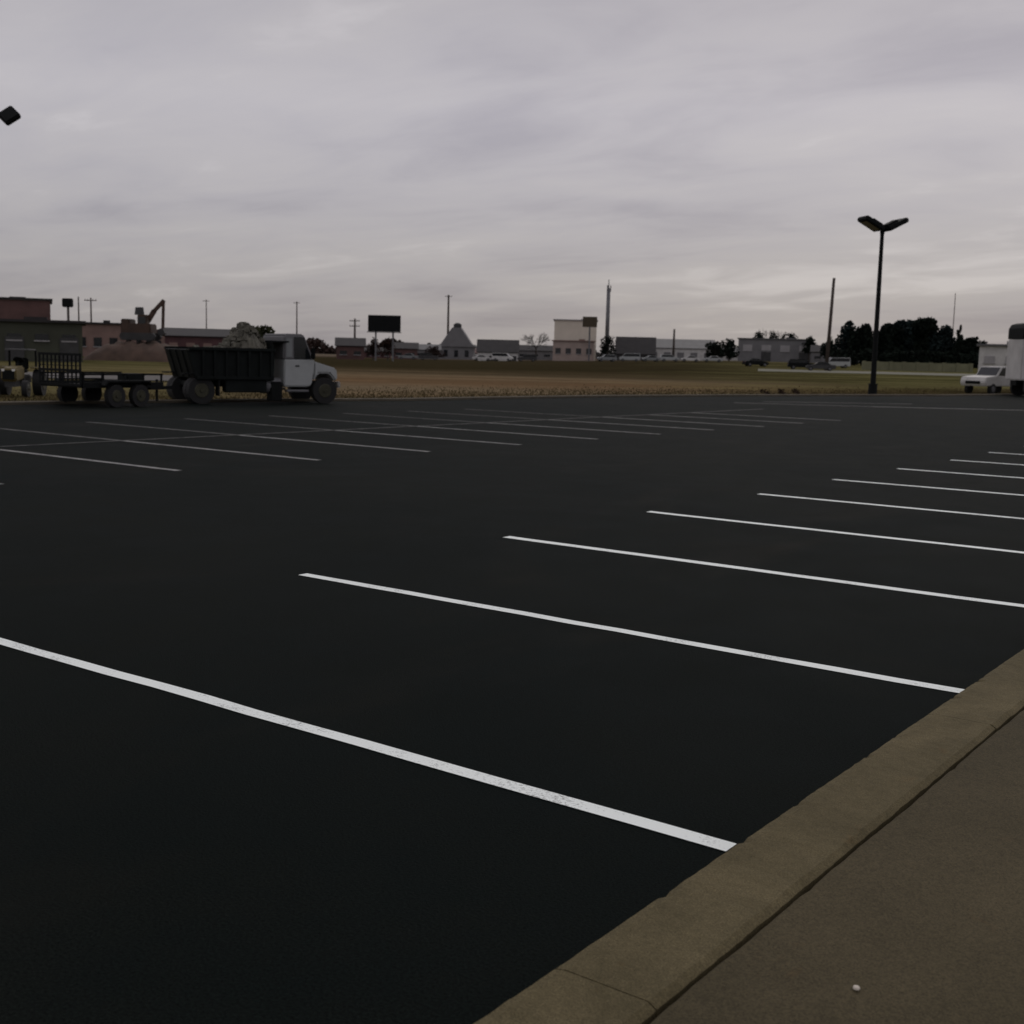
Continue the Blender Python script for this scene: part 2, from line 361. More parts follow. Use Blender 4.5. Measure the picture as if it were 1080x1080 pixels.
for y in kb_y:
    pts = [(-1.706, -.1), (-1.385, -.1), (-1.385, .136), (-1.41, .150), (-1.660, .150), (-1.692, .142), (-1.706, .120)]
    va = [kb.bm.verts.new((x, y+.0025, z)) for x, z in pts]
    nseg = 90; pr = va
    f0 = kb.bm.faces.new(va)
    for i in range(1, nseg+1):
        yy = y+.0025+(3.05-.005)*i/nseg
        if i == 1: w1 = w2 = 0.
        w1 = w1*.8+random.uniform(-.0014, .0014); w2 = w2*.75+random.uniform(-.002, .002)
        chip = .012*random.random() if random.random() < .05 else 0
        cur = [kb.bm.verts.new((x+(w1+chip if x < -1.6 else w2)*(z > .1), yy, z-(chip*.6 if x < -1.66 and z > .1 else 0)+random.uniform(-.001, .001)*(z > .1))) for x, z in pts]
        for j in range(len(pts)): kb.bm.faces.new((pr[j], pr[(j+1) % 7], cur[(j+1) % 7], cur[j]))
        pr = cur
    kb.bm.faces.new(pr[::-1])
bmesh.ops.recalc_face_normals(kb.bm, faces=kb.bm.faces[:])
tag(kb.build('kerb', KC), 'weathered concrete kerb beside the walkway', kind='structure')
wk = MB()
for i in range(-4, 36):
    for j in range(3):
        y0 = .38+i*1.53; x0 = -1.362+j*1.53
        pass
for i in range(-4, 7):
    y0, y1 = 1.0+i*7.32+.003, 1.0+(i+1)*7.32-.003; n = 150; pr = None; w1 = 0
    for q in range(n+1):
        yy = y0+(y1-y0)*q/n; w1 = w1*.8+random.uniform(-.002, .002); ch = .012*random.random() if random.random() < .04 else 0
        cur = [wk.bm.verts.new(c_) for c_ in ((-1.366+w1+ch, yy, -.05), (-1.366+w1+ch, yy, .138), (-1.354+w1+ch, yy, .147), (-1.2, yy, .148+w1*.1), (3.24, yy, .148), (3.24, yy, -.05))]
        if pr:
            for j in range(5): wk.bm.faces.new((pr[j], pr[j+1], cur[j+1], cur[j]))
        pr = cur
bmesh.ops.recalc_face_normals(wk.bm, faces=wk.bm.faces[:])
if 1:
    pass
tag(wk.build('sidewalk', WC), 'dark brown concrete walkway slabs', kind='structure')
jf = MB(); jf.box((.9, 25, .02), (4.6, 62, .16)); tag(jf.build('path_bed', M['grit']), 'dark joint bed beneath the walkway', kind='structure')
# far low kerb along the grass
fk = MB(); pr = None
KP = [p for p in EDGE]
for k in range(len(KP)-1):
    a, b_ = Vector(KP[k]), Vector(KP[k+1]); n = max(1, int((b_-a).length/1.5))
    for i in range(n+1):
        if k and i == 0: continue
        p = a.lerp(b_, i/n); t = (b_-a).normalized(); o = Vector((-t.y, t.x))
        cur = [fk.bm.verts.new((p.x+o.x*s, p.y+o.y*s, z)) for s, z in ((-.02, -.05), (-.02, .07), (.04, .09), (.30, .09), (.32, -.05))]
        if pr:
            for j in range(4): fk.bm.faces.new((pr[j], pr[j+1], cur[j+1], cur[j]))
        pr = cur
bmesh.ops.recalc_face_normals(fk.bm, faces=fk.bm.faces[:])
tag(fk.build('far_kerb', concrete('far_kerb_concrete', (.06, .052, .038, 1), (.12, .105, .08, 1))), 'low concrete kerb between the lot and the field', kind='structure')
# background road strip on the left and a cross road on the right
rd = MB(); A = [at(x, 396, 56) for x in (-300, 60, 200)]
def strip(name, px0, px1, D0, D1, mt, lab, z=.02):
    s = MB(); n = 24; pr = None
    for i in range(n+1):
        px = px0+(px1-px0)*i/n
        a, b_ = base(px, D0), base(px, D1)
        cur = [s.bm.verts.new((a.x, a.y, a.z+z)), s.bm.verts.new((b_.x, b_.y, b_.z+z))]
        if pr: s.bm.faces.new((pr[0], cur[0], cur[1], pr[1]))
        pr = cur
    bmesh.ops.recalc_face_normals(s.bm, faces=s.bm.faces[:])
    return tag(s.build(name, mt), lab, kind='structure')
strip('road', -500, 250, 62, 74, mat('worn_grey_road', (.075, .068, .06), .9, .2, .4), 'worn grey road behind the trailer')
strip('road', 800, 1500, 172, 195, mat('pale_grey_road', (.115, .112, .072), .9, .2, .2), 'pale road crossing beyond the olive grass')

# dead grass on the field's near edge
gr = MB()
for k in range(len(EDGE)-1):
    a, b_ = Vector(EDGE[k]), Vector(EDGE[k+1])
    if b_.y < 5: continue
    t = (b_-a).normalized(); o = Vector((-t.y, t.x))
    for i in range(int((b_-a).length*260)):
        u = random.random(); v = .35+abs(random.gauss(0, 5))
        p = a.lerp(b_, u)+o*v
        h = random.uniform(.03, .11)*(1 if v < 3 else .7); w = random.uniform(.01, .035); an = random.uniform(0, math.pi)
        dx, dy = math.cos(an)*w, math.sin(an)*w; lx, ly = random.uniform(-.08, .08), random.uniform(-.08, .08)
        gr.quad((p.x-dx, p.y-dy, -.03), (p.x+dx, p.y+dy, -.03), (p.x+lx, p.y+ly, h))
tag(gr.build('grass', mat('dead_grass_blades', (.095, .074, .036), .95, .5, .6, spec=.05)), 'short dead grass along the far kerb', 'grass', kind='stuff')

# ------------------------------------------------------------------ vegetation
def crown(mb, blobs, n, s):
    for _ in range(n):
        b_ = random.choice(blobs); c, r_ = b_
        while True:
            v = Vector([random.uniform(-1, 1) for _ in range(3)])
            if .25 < v.length < 1: break
        q = Vector((c[0]+v.x*r_[0], c[1]+v.y*r_[1], c[2]+v.z*r_[2]))
        a = Vector([random.gauss(0, 1) for _ in range(3)]).normalized(); b2 = a.cross(Vector([random.gauss(0, 1) for _ in range(3)])).normalized()
        k = s*random.uniform(.5, 1.3)
        mb.quad(q-a*k-b2*k*.6, q+a*k*.9-b2*k*.5, q+a*k*.6+b2*k*.7, q-a*k*.8+b2*k*.6)
def tree(px0, px1, ytop, D, leaf, label, kind='round', name='tree', cat='tree', group=None, n=1500, trunk=.25, bottom=None):
    pc = (px0+px1)/2; p = base(pc, D); w = (px1-px0)*D/FPX; top = hz(pc, ytop, D)-p.z
    t = thing(name, p, RZ, label, cat, group)
    tm = MB(); th = top*(.55 if kind != 'cone' else .9)
    tm.cyl((0, 0, -.2), (0, 0, th), top*.035, top*.015, 8)
    for i in range(0 if kind == 'cone' else 6):
        a = random.uniform(0, 6.28); z = th*random.uniform(.5, .8)
        tm.cyl((0, 0, z), (math.cos(a)*w*.3, math.sin(a)*w*.3, z+top*.2), top*.015, top*.005, 6)
    tm.build('trunk', M['bark'], t)
    cm = MB(); bl = []
    b0 = top*trunk if bottom is None else bottom
    if kind == 'cone':
        for i in range(9):
            u = i/8; rr = w/2*(1-u)*.95+.15
            bl += [((random.uniform(-.1, .1)*w, random.uniform(-.1, .1)*w, b0+(top-b0)*u*.95), (rr, rr, top*.09))]*max(1, int(8*(1-u)))
    else:
        hh = top-b0
        for i in range(11):
            a = random.uniform(0, 6.28); r_ = random.uniform(.0, .34)
            cz = random.uniform(.25, .80); sz = random.uniform(.16, .27)
            cz = min(cz, 1-sz)
            bl.append(((math.cos(a)*w*r_, math.sin(a)*w*r_, b0+hh*cz), (w*random.uniform(.16, .26), w*random.uniform(.16, .26), hh*sz)))
        bl.append(((w*.05, 0, b0+hh*.80), (w*.2, w*.2, hh*.2)))
        bl.append(((-w*.3, 0, b0+hh*.4), (w*.2, w*.2, hh*.3))); bl.append(((w*.3, 0, b0+hh*.42), (w*.2, w*.2, hh*.3)))
    crown(cm, bl, n, max(.12, min(w, top)*.05)); cm.build('crown', M[leaf], t)
    return t
def bare_tree(px0, px1, ytop, D, label, group=None):
    pc = (px0+px1)/2; p = base(pc, D); w = (px1-px0)*D/FPX; top = hz(pc, ytop, D)-p.z
    t = thing('bare_tree', p, RZ, label, 'tree', group)
    tm = MB(); tm.cyl((0, 0, -.2), (0, 0, top*.4), top*.03, top*.02, 8); tm.build('trunk', M['bark'], t)
    cm = MB()
    def br(a, d, l, r_, k):
        e_ = a+d*l; cm.cyl(a, e_, r_, r_*.6, 4)
        if k:
            for _ in range(4 if k > 1 else 5):
                nd = (d+Vector([random.gauss(0, .45) for _ in range(3)])+Vector((0, 0, .08))).normalized(); br(a.lerp(e_, random.uniform(.6, 1)), nd, l*.66, r_*.55, k-1)
    for i in range(6):
        a = 6.28*i/6; br(Vector((0, 0, top*.36)), Vector((math.cos(a)*w/top*.9, math.sin(a)*w/top*.9, .75)).normalized(), top*.27, top*.013, 3)
    cm.build('crown', M['twig'], t); return t

# ------------------------------------------------------------------ buildings
def building(name, px0, px1, ytop, D, wall, roof, label, cat='building', depth=12, kind='flat', windows=0, doors=0, wz=.5, wmat='glass', band=None, eave=.35, rise=.4, wh=.28, aim=None):
    pc = (px0+px1)/2; p = base(pc, D); w = (px1-px0)*D/FPX; h = hz(pc, ytop, D)-p.z
    t = thing(name, p, RZ+math.atan2(540-(aim if aim else pc), FPX), label, cat)
    wm = MB(); wallh = h-.25 if kind == 'flat' else h*(1-rise)
    wm.box((0, depth/2, wallh/2-.15), (w, depth, wallh+.3)); wm.build('wall', M[wall], t)
    rm = MB()
    if kind == 'flat': rm.box((0, depth/2, wallh+.125), (w+eave*2, depth+eave*2, .25)); rm.box((w*.2, depth/2, wallh+.25+.2), (min(2.5, w*.15), 2, .4))
    elif kind == 'gable':      # ridge across the view
        rm.prismx([(-eave, wallh), (depth+eave, wallh), (depth+eave, wallh+.12), (depth/2, h), (-eave, wallh+.12)], -w/2-eave, w/2+eave)
    elif kind == 'front':      # gable end faces us
        rm.prism([(-w/2-eave, wallh), (w/2+eave, wallh), (w/2+eave, wallh+.12), (0, h), (-w/2-eave, wallh+.12)], -eave, depth+eave)
    rm.build('roof', M[roof], t)
    if band:
        b_ = MB(); b_.box((0, -.04, wallh*band[1]), (w+.06, .08, wallh*band[2])); b_.build('fascia', M[band[0]], t)
    for i in range(windows):
        x = -w/2+w*(i+.5)/windows; ww = w/windows*.5
        o = MB(); o.box((x, -.05, wallh*wz), (ww, .12, wallh*wh)); f = o.build('window', M[wmat], t)
        o = MB(); o.box((x, -.08, wallh*(wz-wh/2)-.06), (ww+.2, .2, .12)); o.build('sill', M['lgrey'], f)
    for i in range(doors):
        x = -w/2+w*(i+.75)/max(1, doors); hh = min(wallh*.62, 3)
        o = MB(); o.box((x, -.05, hh/2), (min(w/doors*.35, 2.6), .14, hh)); o.build('door', M['dgrey'], t)
    return t
def pole(px, ytop, D, label, r=.15, name='utility_pole', mt='polewood', arms=1, lean=0., cat='pole', group=None):
    p = base(px, D); h = hz(px, ytop, D)-p.z
    t = thing(name, p, RZ, label, cat, group); t.rotation_euler = (0, lean, RZ)
    a = MB(); a.cyl((0, 0, -.3), (0, 0, h), r*1.25, r*.85, 12); a.build('post', M[mt], t, True)
    for i in range(arms):
        z = h-.5-i*1.1
        c = MB(); c.box((0, -r-.06, z), (2.2, .12, .14)); c.build('crossarm', M[mt], t)
        for x in (-.95, -.45, .45, .95):
            c = MB(); c.cyl((x, -r-.06, z+.07), (x, -r-.06, z+.28), .06, .04, 8); c.build('insulator', M['dgrey'], t)
    return t

# --- left side
building('long_workshop', -80, 82, 336, 118, 'olivewall', 'darkroof', 'dark olive flat-roofed workshop at the left edge behind the trailer', depth=16, windows=6, doors=3, wz=.62, wh=.16, aim=84)
building('brick_block', -60, 50, 313, 175, 'lgrey', 'darkroof', 'tall block with a red-brown fascia rising behind the dark workshop', depth=18, windows=5, wz=.35, band=('redbrick', .78, .42), aim=52)
building('low_house', 80, 127, 340, 180, 'pinkbrick', 'darkroof', 'low dusty pink house with dark flat roof beside the excavator', depth=10, windows=3, wz=.45)
building('maroon_shed', 176, 262, 346, 200, 'maroon', 'darkroof', 'long maroon shed with a pale window band behind the dump truck', depth=14, kind='gable', windows=5, wz=.5, wmat='pinkbrick', rise=.3, wh=.4)
building('small_house', 355, 384, 356, 250, 'redbrick', 'darkroof', 'small red-brown house just right of the dump truck', 'house', 8, 'gable', windows=2)
building('small_house', 414, 440, 361, 300, 'redbrick', 'darkroof', 'small brown house right of the black billboard', 'house', 8, 'gable', windows=2)
building('small_house', 438, 464, 363, 330, 'grey', 'greyroof', 'small grey house left of the peaked chapel', 'house', 8, 'gable', windows=3)
# chapel
px, D = 481, 350; p = base(px, D); s = D/FPX; hh = hz(px, 340, D)-p.z
t = thing('chapel', p, RZ, 'grey chapel with steep peaked roof and small turret on the horizon', 'church')
a = MB(); a.box((0, 6, hh*.17), (36*s, 12, hh*.34+.3)); a.build('wall', M['grey'], t)
a = MB(); a.prism([(-22*s, hh*.34), (22*s, hh*.34), (16*s, hh*.42), (4.5*s, hh*.86), (-4.5*s, hh*.86), (-16*s, hh*.42)], -.4, 12.4); a.build('roof', M['grey'], t)
a = MB(); a.box((0, 6, hh*.9), (8*s, 3, hh*.12)); a.cyl((0, 6, hh*.96), (0, 6, hh), 4*s, 2*s, 8); a.build('turret', M['dgrey'], t)
for x in (-11, 0, 11):
    a = MB(); a.box((x*s, -.05, hh*.16), (4*s, .12, hh*.18)); a.build('window', M['glass'], t)
building('long_shed', 504, 546, 358, 310, 'offwhite', 'darkroof', 'low white shed with a thick black roof right of the chapel', depth=10, kind='gable', rise=.62, doors=2)
# cream building
t = building('cream_block', 584, 628, 337, 330, 'cream', 'lgrey', 'tall cream block standing behind a pale pink annex', depth=14, windows=0)
px, D = 604, 322; p = base(px, D)
building('pink_annex', 583, 626, 359, 322, 'palepink', 'pinkbrick', 'low pale pink annex in front of the cream block', depth=6, windows=4, wz=.5, wmat='dgrey')
px, D = 621, 320; p = base(px, D); s = D/FPX; z0_, z1_ = hz(px, 345, D)-p.z, hz(px, 334, D)-p.z
t = thing('sign', p, RZ, 'brown roadside sign on a post at the corner of the cream block', 'sign')
a = MB(); a.box((0, 0, (z0_+z1_)/2), (15*s, .4, z1_-z0_), bev=.05); a.build('sign_panel', M['signbrown'], t)
a = MB(); a.cyl((0, 0, -.2), (0, 0, z0_+.1), .22, seg=10); a.build('post', M['galv'], t)
building('long_market', 655, 752, 357, 350, 'offwhite', 'greyroof', 'long low white building with grey roof and dark bays in the middle distance', depth=16, kind='gable', windows=7, wz=.42, rise=.45, wh=.5, wmat='grey')
building('lean_to_barn', 650, 690, 355, 335, 'dgrey', 'darkroof', 'black-roofed barn at the left end of the long white building', 'barn', 12, 'gable', rise=.75, doors=1)
building('grey_warehouse', 779, 856, 357, 345, 'grey', 'greyroof', 'wide pale grey warehouse behind dark bushes', depth=20, windows=4, wz=.6, wmat='lgrey', doors=2)
building('pale_shed', 1034, 1076, 363, 150, 'offwhite', 'greyroof', 'pale grey flat-roofed shed behind the parked car at the right', 'shed', depth=5, windows=2, wz=.6, wh=.2, wmat='lgrey')
building('small_house', 545, 583, 364, 360, 'grey', 'darkroof', 'small grey house between the black-roofed shed and the cream block', 'house', 8, 'gable', windows=3)
building('small_house', 856, 882, 364, 330, 'grey', 'darkroof', 'small house under the leaning wooden pole', 'house', 8, 'gable', windows=2)

# --- excavator on its mound
def mound(px0, px1, ytop, D, label):
    pc = (px0+px1)/2; p = base(pc, D); w = (px1-px0)*D/FPX; h = hz(pc, ytop, D)-p.z
    bm = MB(); n = 40; ms = 14; G = []
    for j in range(ms+1):
        row = []
        for i in range(n+1):
            x = (i/n-.5)*w; y = (j/ms-.5)*w*.75
            e_ = max(0, 1-(2*abs(i/n-.5))**3)*max(0, 1-(2*abs(j/ms-.5))**2.2)
            z = h*(e_**.6)*(.92+.10*math.sin(i*.9+j)*math.cos(i*.37))+random.uniform(-.1, .1)*h*.5*e_
            row.append(bm.bm.verts.new((x, y, z-.1)))
        G.append(row)
    for j in range(ms):
        for i in range(n): bm.bm.faces.new((G[j][i], G[j][i+1], G[j+1][i+1], G[j+1][i]))
    o = bm.build('dirt_mound', M['soil'], smooth=True); o.location = p; o.rotation_euler = (0, 0, RZ); tag(o, label, 'dirt mound')
    return h
mound(98, 200, 358, 142, 'reddish dirt mound beneath the excavator')
D = 142; p = base(150, D); s = D/FPX; gh = hz(150, 361, D)-p.z
t = thing('excavator', (p.x, p.y, p.z), RZ, 'rusty orange excavator with raised boom against the sky', 'excavator')
def X(px): return (px-150)*s
def Z(py): return hz(150, py, D)-p.z
for y in (-1.1, 1.1):
    a = MB(); z_ = Z(359)
    a.prism([(X(130), z_+.45), (X(132), z_), (X(165), z_), (X(168), z_+.45), (X(165), z_+.85), (X(132), z_+.85)], y-.3, y+.3, .04)
    a.build('track', M['dgrey'], t)
a = MB(); a.box((0, 0, Z(359)+.55), (1.6, 1.9, .6)); a.build('undercarriage', M['dgrey'], t)
a = MB(); a.box((X(147), 0, Z(347)), (3.4, 2.6, 1.2), bev=.12); a.box((X(136), 0, Z(341)), (1.0, 2.4, .9), bev=.1); a.build('house_body', M['orange'], t)
a = MB(); a.box((X(153.5), -.6, Z(339)), (1.1, 1.1, 1.5), bev=.08); cb = a.build('cab', M['orange'], t)
a = MB(); a.box((X(153.5), -1.16, Z(338)), (.8, .03, .8)); a.build('window', M['glass'], cb)
a = MB(); a.cyl((X(147), .3, Z(340)), (X(147), .3, Z(326)), .1, seg=8); a.cyl((X(147), .3, Z(332)), (X(147), .3, Z(324)), .55, .45, 14); a.build('exhaust_drum', M['dgrey'], t)
a = MB()
for q0, q1, w_ in (((155, 341), (163, 328), .55), ((163, 328), (173, 317), .42)):
    P0 = Vector((X(q0[0]), 0, Z(q0[1]))); P1 = Vector((X(q1[0]), 0, Z(q1[1]))); d = P1-P0
    a.box((P0+P1)/2, (d.length+.25, .35, w_), rot=ry(-math.atan2(d.z, d.x)), bev=.04)
a.build('boom', M['orange'], t)
P0 = Vector((X(173), 0, Z(317))); P1 = Vector((X(172), 0, Z(347))); d = P1-P0
a = MB(); a.box((P0+P1)/2, (d.length+.2, .3, .3), rot=ry(-math.atan2(d.z, d.x)), bev=.03); st_ = a.build('stick', M['orange'], t)
a = MB(); a.prism([(X(168), Z(347)), (X(173), Z(345)), (X(175), Z(351)), (X(171), Z(354)), (X(167), Z(351))], -.45, .45); a.build('bucket', M['dgrey'], st_)
a = MB(); a.cyl((X(152), 0, Z(343)), (X(163), 0, Z(331)), .09, seg=8); a.build('hydraulic_ram', M['chrome'], t)

# --- black billboard
D = 230; p = base(405, D); s = D/FPX; z1_, z0_ = hz(405, 332.5, D)-p.z, hz(405, 350, D)-p.z
t = thing('billboard', p, RZ, 'black billboard on posts above the dark trees', 'billboard')
a = MB(); a.box((0, 0, (z0_+z1_)/2), (34*s, .35, z1_-z0_), bev=.04); pn = a.build('panel', M['black'], t)
a = MB(); a.box((0, -.3, z0_-.1), (36*s, .6, .12)); a.build('catwalk', M['dgrey'], pn)
for x in (-9, 9):
    a = MB(); a.cyl((x*s, .3, -.3), (x*s, .3, z0_+1), .16, seg=10); a.build('post', M['galv'], t)
# --- tall monopole
D = 340; p = base(639.5, D); h = hz(640, 298, D)-p.z
t = thing('mast', p, RZ, 'tall grey mast behind the cream block', 'mast')
a = MB(); a.cyl((0, 0, -.3), (0, 0, h-1.5), .62, .5, 14); a.build('shaft', M['galv'], t, True)
a = MB()
for k_ in range(3):
    an = k_*math.pi*2/3; a.box((math.cos(an)*.55, math.sin(an)*.55, h-1.6), (.22, .22, 1.8), rot=rzm(an))
a.cyl((0, 0, h-1.6), (0, 0, h+.8), .12, seg=8)
a.build('antenna_cluster', M['galv'], t)
a = MB(); a.cyl((0, 0, 0), (0, 0, .5), 1.3, seg=14); a.build('footing', M['lgrey'], t)

# --- poles
D = 195; pole(872, 293, D, 'tall leaning wooden pole left of the lot light', .26, lean=.03, arms=0)
pole(472, 311, 380, 'slim pole rising behind the peaked chapel', .32, arms=1)
pole(710, 347, 340, 'short pole above the long white building', .3, arms=0)
pole(374, 336, 260, 'pole standing between the dump truck and the billboard', .22, arms=2)
pole(313, 318, 420, 'faint distant pole above the truck cab', .22, arms=1)
pole(218, 316, 420, 'faint distant pole above the maroon shed', .18, arms=1)
pole(84, 313, 220, 'thin pole right of the square lamp head', .13, arms=0)
pole(97, 314, 220, 'thin pole above the low pink house', .15, arms=1)
pole(1003, 309, 480, 'faint thin pole behind the dark conical tree', .16, arms=0)
# square-headed lamp over the workshop
D = 135; p = base(73, D); s = D/FPX; h = hz(73, 315, D)-p.z
t = thing('floodlight_pole', p, RZ, 'short pole with dark square lamp head above the workshop roof', 'lamp')
a = MB(); a.cyl((0, 0, -.2), (0, 0, h-.4), .16, .12, 10); a.build('post', M['polewood'], t, True)
a = MB(); a.box((0, -.1, h-.45), (1.05, .7, .95), bev=.08); a.build('lamp_head', M['black'], t)

# --- trees
tree(255, 300, 343, 128, 'leafolive', 'olive bushy tree showing behind the dump truck load', n=2200)
TG = 'trees and bushes along the horizon'
tree(385, 402, 355, 245, 'leafbrown', 'dark bush under the left half of the billboard', group=TG, name='bush', cat='bush', n=900, trunk=.05)
tree(400, 418, 357, 240, 'leafbrown', 'dark bush under the right half of the billboard', group=TG, name='bush', cat='bush', n=900, trunk=.05)
tree(448, 470, 364, 300, 'leafbrown', 'low brown bush at the left foot of the chapel', group=TG, name='bush', cat='bush', n=700, trunk=.05)
bare_tree(550, 580, 345, 330, 'grey bare tree left of the cream block', TG)
tree(632, 650, 354, 320, 'leafdark', 'dark bush at the foot of the tall mast', group=TG, name='bush', cat='bush', n=1000, trunk=.05)
tree(744, 764, 360, 330, 'leafdark', 'low black bush right of the long white building', group=TG, name='bush', cat='bush', n=1200, trunk=.03)
tree(758, 780, 357, 325, 'leafdark', 'taller black bush against the left wall of the grey warehouse', group=TG, name='bush', cat='bush', n=1300, trunk=.03)
bare_tree(792, 830, 340, 375, 'wide bare tree behind the grey warehouse roof', TG)
tree(790, 806, 350, 370, 'leafdark', 'left one of the three dark bushes above the warehouse roof', group=TG, n=900)
tree(805, 822, 350, 372, 'leafdark', 'middle one of the three dark bushes above the warehouse roof', group=TG, n=900)
tree(824, 842, 350, 368, 'leafdark', 'right one of the three dark bushes above the warehouse roof', group=TG, n=900)
tree(844, 862, 354, 340, 'leafdark', 'small dark tree right of the grey warehouse', group=TG, n=900)
tree(864, 884, 354, 300, 'leafdark', 'dark bush at the foot of the leaning wooden pole', group=TG, n=1100, name='bush', cat='bush', trunk=.05)
GG = 'evergreens of the dark grove at the right'
tree(879, 906, 338, 300, 'leafblue', 'evergreen at the left end of the grove, left of the lot light', group=GG, n=4680, trunk=.0)
tree(893, 926, 341, 296, 'leafdark', 'evergreen of the grove standing behind the lot light', group=GG, n=5400, trunk=.0)
tree(913, 952, 341, 298, 'leafdark', 'rounded evergreen of the grove just right of the lot light', group=GG, n=5760, trunk=.0)
tree(933, 976, 338, 302, 'leafblue', 'broad evergreen left of the grove centre', group=GG, n=6120, trunk=.0)
tree(952, 998, 335, 299, 'leafdark', 'tallest evergreen near the centre of the grove', group=GG, n=6480, trunk=.0)
tree(976, 1012, 343, 297, 'leafblue', 'sloping evergreen right of the tallest in the grove', group=GG, n=5040, trunk=.0)
tree(1000, 1020, 344, 290, 'leafdark', 'pointed conical evergreen near the right end of the grove', 'cone', group=GG, n=4680, trunk=.0)
tree(1008, 1040, 355, 292, 'leafdark', 'lowest evergreen at the right end of the grove', group=GG, n=3960, trunk=.0)
hd = MB(); p = base(958, 286); s = 286/FPX
bl = [((random.uniform(-76, 76)*s, random.uniform(-1, 1), random.uniform(.6, 2.6)), (2.2, 1.2, 1.2)) for _ in range(70)]
crown(hd, bl, 14000, .34); o = hd.build('hedge', M['leafdark']); o.location = p; o.rotation_euler = (0, 0, RZ); tag(o, 'long dark hedge along the foot of the evergreen grove', 'hedge')
for (pa, pb, D, hm, lf, lab) in ((95, 470, 560, 7.5, 'leafbrown', 'far-off reddish brown woods along the left horizon'), (440, 800, 620, 6., 'twig', 'far-off grey woods along the middle of the horizon'), (770, 1120, 600, 8., 'leafolive', 'far-off dull woods along the right horizon')):
    a = MB(); n = 0
    for _ in range(5200):
        px = random.uniform(pa, pb); q = base(px, D+random.uniform(-14, 14)); hh = hm*(.62+.38*math.sin(px*.11)*math.sin(px*.047+1))+random.uniform(-1.2, .6)
        q.z += random.uniform(0, 1)**.8*max(1.5, hh)
        u = Vector([random.gauss(0, 1) for _ in range(3)]).normalized(); w_ = u.cross(Vector([random.gauss(0, 1) for _ in range(3)])).normalized(); k_ = random.uniform(.5, 1.2)
        a.quad(q-u*k_-w_*k_*.7, q+u*k_-w_*k_*.6, q+u*k_*.7+w_*k_*.7, q-u*k_*.8+w_*k_*.6)
    tag(a.build('woods', M[lf]), lab, 'woods', kind='stuff')
building('long_shed', 357, 412, 366, 330, 'maroon', 'darkroof', 'long low maroon shed under the billboard', depth=10, kind='gable', rise=.45, windows=6)
building('long_shed', 458, 508, 367, 390, 'offwhite', 'redbrick', 'pale low shed behind the chapel', depth=10, kind='gable', rise=.45, windows=5)
building('long_shed', 500, 586, 368, 420, 'lgrey', 'greyroof', 'long pale shed in a row behind the small grey house', depth=12, kind='gable', rise=.4, windows=9)
building('long_shed', 745, 785, 366, 380, 'offwhite', 'greyroof', 'pale shed between the long white building and the grey warehouse', depth=12, kind='gable', rise=.4, windows=4)
building('long_shed', 850, 905, 367, 350, 'lgrey', 'darkroof', 'pale shed behind the foot of the leaning wooden pole', depth=12, kind='gable', rise=.4, windows=4)
building('low_house', 122, 182, 349, 230, 'pinkbrick', 'redbrick', 'wide dusty pink house behind the excavator mound', depth=10, windows=6, wz=.5)
# low wall in front of the grove
p = base(968, 215); s = 215/FPX; zt = hz(968, 382.5, 215)-p.z
a = MB(); a.box((0, 0, zt/2-.2), (112*s, .35, zt+.4), bev=.03); 
for i in range(9): a.box(((-56+14*i)*s, -.05, zt/2-.15), (.6, .5, zt+.5), bev=.03)
o = a.build('low_wall', M['olivepale']); o.location = p; o.rotation_euler = (0, 0, RZ); tag(o, 'pale low wall between the olive grass and the evergreen grove', 'wall')

